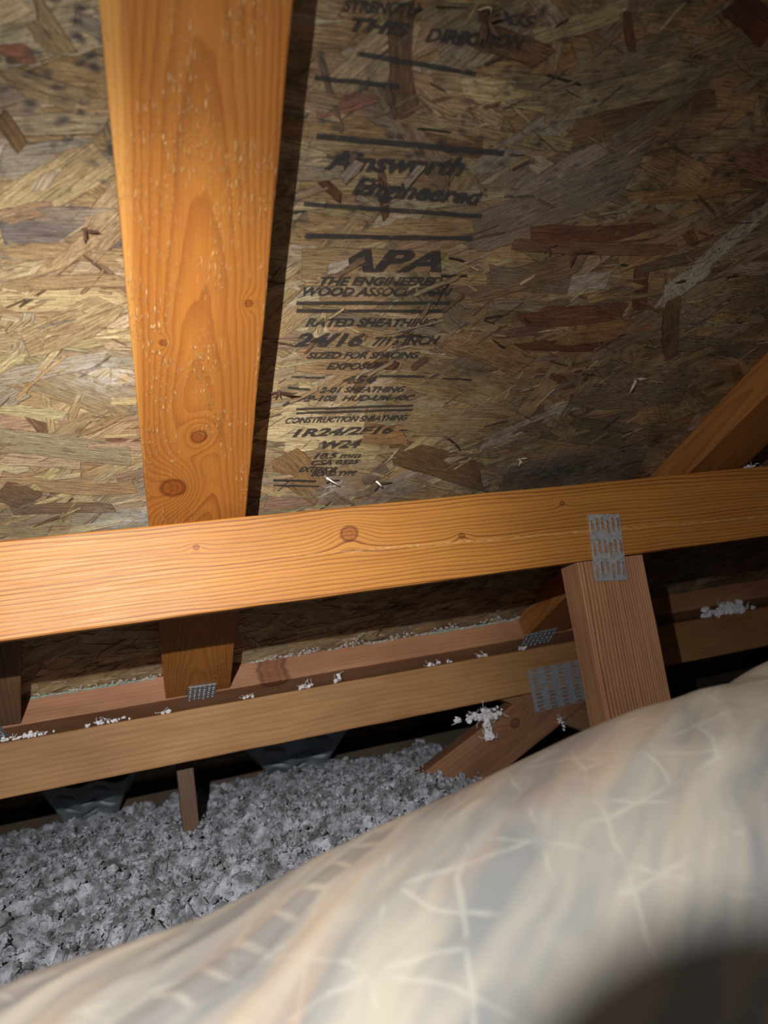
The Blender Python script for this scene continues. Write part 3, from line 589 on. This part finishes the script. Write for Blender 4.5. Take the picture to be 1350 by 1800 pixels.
# tufts of white fibre caught on the timber
def tuft(p, spread, n, label, drip=0.0, size=.0022, strands=14, ground=None):
    pts = []; szs = []
    for i in range(n):
        t = rng.random(); q = np.array([rng.normal(0, spread[0]), rng.normal(0, spread[1]), abs(rng.normal(0, spread[2]))])
        if drip and t < .45: q = np.array([drip * .25 * rng.random(), -.004, -drip * rng.random()])
        pts.append(np.array(p) + q); szs.append(size * rng.uniform(.5, 1.5))
    V, F = clump_arrays(np.array(pts), szs); Vs = [V]; Fs = [F]; b = len(V)
    for k in range(strands):      # curly threads
        c = pts[rng.integers(len(pts))].copy(); d = rng.normal(size=3); d /= np.linalg.norm(d); path = [c.copy()]
        for s in range(6):
            d = d + rng.normal(size=3) * .7; d[2] = max(d[2], -.6 if drip else 0.0); d /= np.linalg.norm(d); c = c + d * size * 1.1; path.append(c.copy())
        r_ = size * .16; ring = []
        for q in path:
            for a_ in range(3): ring.append(q + r_ * np.array([math.cos(a_ * 2.09), .4 * math.sin(a_ * 4), math.sin(a_ * 2.09)]))
        fs = []
        for s in range(6):
            for a_ in range(3):
                i0 = b + s*3 + a_; i1 = b + s*3 + (a_ + 1) % 3; fs += [(i0, i1, i1 + 3), (i0, i1 + 3, i0 + 3)]
        Vs.append(np.array(ring)); Fs.append(np.array(fs)); b += len(ring)
    V = np.vstack(Vs); o = tri_mesh('insulation_tuft', V - np.array(p), np.vstack(Fs), FIB); o.location = p
    tag(o, label, 'insulation tuft', 'white fibre tufts caught on the timber'); return o
BT = -.0905
for (x_, sp_, n_, lab) in [(-.077, (.014, .004, .003), 34, 'white fibre tuft on the rear beam, left of the rafter end plate'), (.001, (.004, .003, .002), 9, 'tiny white fibre speck on the rear beam just left of the rafter end plate'),
                           (.124, (.004, .003, .002), 9, 'tiny white fibre speck on the rear beam, first one right of the rafter'), (.2126, (.005, .003, .003), 16, 'rounded white fibre speck on the middle of the rear beam, left one of a pair'),
                           (.258, (.005, .003, .004), 14, 'spiky white fibre speck on the middle of the rear beam, right one of a pair'), (.4371, (.010, .003, .002), 16, 'thin smear of white fibre on the rear beam, left of a fainter smear'),
                           (.51, (.008, .003, .002), 12, 'faint white fibre smear on the rear beam, next left of the brown post'), (-.20, (.030, .005, .002), 60, 'scattered white fibre along the left end of the rear beam'),
                           (.5914, (.004, .003, .002), 10, 'white fibre bit on the rear beam under the dim right rafter end')]:
    tuft((x_, 1.124, BT + .0005), sp_, max(5, n_ * 2 // 3), lab, size=.0019, strands=5)
tuft((1.035, 1.124, BT + .0005), (.022, .004, .007), 110, 'large dim white fibre clump on the rear beam at the right edge, beyond the post', size=.0045)
tuft((.487, 1.106, -.186), (.020, .003, .005), 75, 'big ragged white fibre tuft hanging on the sloping web under the rear beam', drip=.036, size=.0030, strands=60)
tuft((.6272, 1.110, -.2186), (.002, .002, .006), 9, 'small white fibre wisp hanging at the web joint beside the post', drip=.012, size=.0018)
tuft((.752, .728, .1175), (.007, .004, .002), 18, 'white fibre tuft lying on top of the front beam at the right', size=.0024)
tuft((.665, .730, .1175), (.003, .003, .002), 7, 'tiny white fibre speck on top of the front beam beside the right rafter', size=.0018)
# frosty web and dust along the top edge of the blocking board: uncountable
pts = []; szs = []
for i in range(420):
    u = rng.uniform(.13, .60) if rng.random() < .75 else rng.uniform(-.17, 0)
    band = max(0.0, mnoise.noise((u * 25, 3, 3)) + .35)
    pts.append(tuple(sp(u, -.4610 + abs(rng.normal(0, .014)) * band * (1 + u), .0035))); szs.append(rng.uniform(.0007, .0022))
V, F = clump_arrays(np.array(pts), szs)
o = tri_mesh('fibre_dust', V, F, simple('grey_dust', (.42, .40, .38), .9)); tag(o, 'grey fibre dust stuck to the sheathing above the blocking board', 'dust', None, 'stuff')

# ---------------------------------------------------------------- nail tips through the sheathing
RUST = simple('rusty_nail', (.10, .045, .03), .6, metal=.4, var=.4, scale=300)
TORN = simple('torn_dark_wood', (.10, .055, .035), .8, var=.4, scale=200)
TORNP = simple('torn_pale_wood', (.62, .50, .34), .7, var=.3, scale=200)
WHITE = simple('white_thread', (.80, .80, .78), .7)
NL = ['nail tip with a wide burst of torn wood at the top of the sheathing', 'rusty nail tip with two torn splinters left of the broad rafter', 'rusty nail tip with splinters in the edge of the rafter shadow', 'nail tip with forked dark splinters just right of the big grey strand',
      'nail tip with a light splinter on the big grey strand, left one of a pair', 'nail tip with a drooping splinter in the right sheathing, left one of a pair', 'nail tip with a pale torn chip in the right sheathing, nearest the right rafter', 'nail tip with curled white fibre above the front beam, left of a pair',
      'nail tip with dark splinters above the front beam, right of a pair', 'short nail tip with ragged pale splinters above the middle of the front beam']
for i, ((u, v), lab) in enumerate(zip(NAILPOS, NL)):
    big = (1.35 if i == 0 else 1.0) * (.9 if i > 2 else 1.1)
    e = empty('roofing_nail', sp(u, v, .0015), lab, 'nail', 'nail tips through the sheathing')
    bm = bmesh.new(); bmesh.ops.create_cone(bm, cap_ends=True, segments=10, radius1=.0016, radius2=.0002, depth=.007 * big)
    me = bpy.data.meshes.new('nail_tip'); bm.to_mesh(me); bm.free(); me.materials.append(RUST)
    o = bpy.data.objects.new('nail_tip', me); COL.objects.link(o)
    place(o, SF @ Matrix.Translation((u, v, .003 * big)) @ Matrix.Rotation(rng.uniform(-.4, .4), 4, 'X'), e)
    V = []; F = []
    ns = 9 if i == 0 else 4
    for s in range(ns):     # torn wedge flaps lifted off the board
        a_ = (rng.uniform(0, 6.28) if i == 0 else [-1.9, .4, 2.9, -1.2][s] + rng.normal(0, .25)); L = rng.uniform(.004, .013) * big * (1.2 if s < 2 else .7); W_ = L * .17; lift = rng.uniform(.25, .7) * L
        dx, dy = math.cos(a_), math.sin(a_); b = len(V)
        P_ = [(-dy * W_, dx * W_, .0012), (dy * W_, -dx * W_, .0012), (dx * L * .55 + dy * W_ * .8, dy * L * .55 - dx * W_ * .8, lift * .7), (dx * L * .55 - dy * W_ * .8, dy * L * .55 + dx * W_ * .8, lift * .7), (dx * L, dy * L, lift)]
        for q in P_: V.append(tuple(sp(u + q[0], v + q[1], q[2])))
        for q in P_: V.append(tuple(sp(u + q[0], v + q[1], q[2] + .0008)))
        F += [(b, b+1, b+2, b+3), (b+3, b+2, b+4), (b+5, b+8, b+7, b+6), (b+8, b+9, b+7), (b, b+5, b+6, b+1), (b+1, b+6, b+7, b+2), (b+2, b+7, b+9, b+4), (b+4, b+9, b+8, b+3), (b+3, b+8, b+5, b)]
    mesh_obj('torn_splinter', V, F, TORNP if i in (6, 9) else TORN, e)
    if i in (7, 8, 0):
        V = []; F = []; n = 16; L = .022 if i == 7 else .016
        for k in range(n + 1):
            t = k / n; cx = u - .006 + L * t * (.75 if i == 7 else .5); cy = v + .006 + .004 * math.sin(t * 3) - L * t * (.75 if i != 0 else .1); cz = .003 + .004 * math.sin(t * 3.1)
            rr = .0011 * (1 - .6 * t) * (1 + .3 * math.sin(k * 2.3))
            for q in range(6):
                a_ = q * math.pi / 3; V.append(tuple(sp(cx + rr * math.cos(a_), cy + rr * .4 * math.cos(a_), cz + rr * math.sin(a_))))
        for k in range(n):
            for q in range(6): F.append((k*6 + q, k*6 + (q+1) % 6, k*6 + 6 + (q+1) % 6, k*6 + 6 + q))
        mesh_obj('curled_fibre', V, F, WHITE if i != 0 else TORNP, e, smooth=True)

# ---------------------------------------------------------------- duct in the foreground
g = N('milky_duct_film')
uvn = g.add('ShaderNodeUVMap', uv_map='film').outputs[0]
wp = g.add('ShaderNodeTexNoise', {'Vector': uvn, 'Scale': 14.0, 'Detail': 2.0}).outputs['Color']
wv = g.add('ShaderNodeVectorMath', {0: uvn, 1: g.add('ShaderNodeVectorMath', {0: wp, 'Scale': .030}, operation='SCALE').outputs[0]}, operation='ADD').outputs[0]
s_ = g.add('ShaderNodeSeparateXYZ', {0: wv}); U, V_ = s_.outputs[0], s_.outputs[1]
def rot(ang): return g.math('ADD', g.math('MULTIPLY', U, math.cos(ang)), g.math('MULTIPLY', V_, math.sin(ang)))
def lines(coord, per, wid, ph):
    f = g.math('FRACT', g.math('ADD', g.math('DIVIDE', coord, per), ph)); d = g.math('ABSOLUTE', g.math('SUBTRACT', f, .5))
    return g.mapr(d, wid, wid * .2)
diag = g.add('ShaderNodeCombineXYZ', {0: g.math('MULTIPLY', rot(-.55), 5.0), 1: g.math('MULTIPLY', rot(-.55 + math.pi/2), 28.0)}).outputs[0]
p1 = g.noise(diag, 1.0, 3, .55); p2 = g.noise(g.mapv(diag, (1, 1, 1), (4, 7, 2)), 1.1, 3, .6); p3 = g.noise(g.mapv(wv, (22, 14, 1), (2, 2, 2)), 1.0, 2, .5)
c = g.mix(g.mapr(p1, .40, .60), (.47, .43, .355), (.255, .26, .26))
c = g.mix(g.mapr(p2, .54, .70, 0, .6), c, (.50, .335, .22))
c = g.mix(g.mapr(p3, .55, .75, 0, .5), c, (.50, .465, .385))
br = g.mapr(g.noise(g.mapv(wv, (1, 1, 1), (9, 1, 1)), 26, 3), .48, .58)
l1 = lines(rot(math.pi/2 + .12), .035, .05, .2); l2 = lines(rot(.50), .031, .045, .35); l3 = lines(rot(-.75), .037, .04, .1)
c = g.mix(g.math('MULTIPLY', g.math('MULTIPLY', g.math('MAXIMUM', l1, g.math('MAXIMUM', l2, l3)), br), .30), c, (.68, .66, .57))
# row of grey printed blocks running round the sleeve near its top
du, dv = (.156 - .062), (.086 - .043); Ld = math.hypot(du, dv); a0 = (g.math('SUBTRACT', U, .062 + .014), g.math('SUBTRACT', V_, .086 + .014))
al = g.math('ADD', g.math('MULTIPLY', a0[0], du / Ld), g.math('MULTIPLY', a0[1], -dv / Ld)); ac = g.math('ADD', g.math('MULTIPLY', a0[0], dv / Ld), g.math('MULTIPLY', a0[1], du / Ld))
blk = g.math('MULTIPLY', g.mapr(g.math('ABSOLUTE', ac), .0085, .0065), g.mapr(g.math('ABSOLUTE', g.math('SUBTRACT', g.math('FRACT', g.math('DIVIDE', al, .017)), .5)), .45, .36))
blk = g.math('MULTIPLY', blk, g.math('MULTIPLY', g.mapr(al, -.04, -.02), g.mapr(al, .125, .11)))
c = g.mix(g.math('MULTIPLY', blk, .62), c, (.20, .20, .205))
hh = g.math('ADD', p1, g.math('MULTIPLY', p3, .3))
FILM = g.out(g.bsdf(c, .42, g.bump(hh, .35, .004), spec=.35))
C0 = Vector((-0.05495357, 0.31954624, -0.26965826)); AX = Vector((0.98865476, 0.09205597, 0.11869065)); E1 = Vector((-0.14129763, 0.30190194, 0.94280974)); E2 = Vector((0.05095833, -0.94888404, 0.31148408)); RAD = .15
V = []; F = []; UVs = []; NU, NA = 420, 260; T0, T1 = -.40, .86
for i in range(NU + 1):
    t = T0 + (T1 - T0) * i / NU
    # the sleeve sags slightly past both ends of the view
    sag = -.25 * max(0, -t - .05) ** 2 - .25 * max(0, t - .55) ** 2
    for j in range(NA):
        a_ = 2 * math.pi * j / NA
        r_ = RAD - .0065 * math.exp(-((t - .08) / .05) ** 2) + .0035 * math.exp(-((t - .33) / .07) ** 2) - .004 * math.exp(-((t - .435) / .025) ** 2)
        s1 = t * 1.0; aa = a_ * RAD
        q = t * math.cos(-.6) + aa * math.sin(-.6); p_ = -t * math.sin(-.6) + aa * math.cos(-.6)
        cx, cy = math.cos(a_), math.sin(a_)
        nn = mnoise.noise((cx * 2.2 + t * 4, cy * 2.2, t * 9)) * .0022
        env = .6 + .8 * mnoise.noise((t * 6, cx * 1.5, cy * 1.5 + 3))
        rg = (1 - abs(mnoise.noise((p_ * 38, q * 8, 5.0)))) ** 5 * .0028 * env + (1 - abs(mnoise.noise((p_ * 75, q * 12, 8.0)))) ** 6 * .0012 * env
        r_ += nn + rg * min(1, a_ / .15) * min(1, max(0, (5.4 - a_)) / .5) + .0006
        pt = C0 + AX * t + (E1 * math.cos(a_) + E2 * math.sin(a_)) * r_ + Vector((0, 0, sag))
        V.append(tuple(pt)); UVs.append((t, aa))
for i in range(NU):
    for j in range(NA):
        a_ = i * NA + j; b = i * NA + (j + 1) % NA; F.append((a_, b, b + NA, a_ + NA))
o = mesh_obj('insulated_duct', V, F, FILM, smooth=True)
ul = o.data.uv_layers.new(name='film'); uva = np.array(UVs)
li = np.zeros(len(o.data.loops), np.int32); o.data.loops.foreach_get('vertex_index', li); uu = uva[li]
# seam column: keep the texture continuous on the hidden side
for pi_, pl in enumerate(o.data.polygons):
    if pi_ % NA == NA - 1:
        for l in pl.loop_indices:
            if uu[l, 1] < .01: uu[l, 1] = 2 * math.pi * RAD
ul.data.foreach_set('uv', uu.astype(np.float32).ravel())
tag(o, 'thick insulated duct in a wrinkled milky beige plastic sleeve across the foreground', 'duct')
md = o.modifiers.new('film_thickness', 'SOLIDIFY'); md.thickness = .003; md.offset = -1

# ---------------------------------------------------------------- handheld phone beside the viewpoint (throws the soft shadow on the duct)
PH = simple('black_glass', (.012, .012, .013), .25, var=.1)
R3 = camo.matrix_world.to_3x3(); ex, ey, ez = R3.col[0], R3.col[1], R3.col[2]

ph = bpy.data.objects.new('smartphone', None); COL.objects.link(ph); ph.matrix_world = camo.matrix_world @ Matrix.Translation((-.025, -.009, .008))
tag(ph, 'black phone held beside the viewpoint, throwing the soft shadow on the duct', 'phone')
def rounded(name, x0, x1, y0, y1, z0, z1, rad, mat, parent):
    pts = []
    for (cx, cy, a0) in ((x1 - rad, y1 - rad, 0), (x0 + rad, y1 - rad, 90), (x0 + rad, y0 + rad, 180), (x1 - rad, y0 + rad, 270)):
        for k in range(9): a_ = math.radians(a0 + k * 11.25); pts.append((cx + rad * math.cos(a_), cy + rad * math.sin(a_)))
    n = len(pts); V = []; cxm, cym = (x0 + x1) / 2, (y0 + y1) / 2; e = .0012
    for (z, s) in ((z0, e), (z0 + e, 0), (z1 - e, 0), (z1, e)):
        for (x, y) in pts:
            d = math.hypot(x - cxm, y - cym); V.append((x - (x - cxm) / d * s, y - (y - cym) / d * s, z))
    F = [tuple(range(n))[::-1], tuple(range(3 * n, 4 * n))]
    for r_ in range(3):
        for k in range(n): F.append((r_*n + k, r_*n + (k+1) % n, (r_+1)*n + (k+1) % n, (r_+1)*n + k))
    V = [tuple(camo.matrix_world @ Vector(v)) for v in V]
    return mesh_obj(name, V, F, mat, parent)
CASE = simple('dark_phone_case', (.03, .03, .035), .5, var=.1)
bpy.context.view_layer.update()
rounded('body', -.0775, .0035, -.079, .0735, .004, .012, .012, CASE, ph)
rounded('screen', -.0755, .0015, -.077, .0715, .0115, .0126, .010, PH, ph)
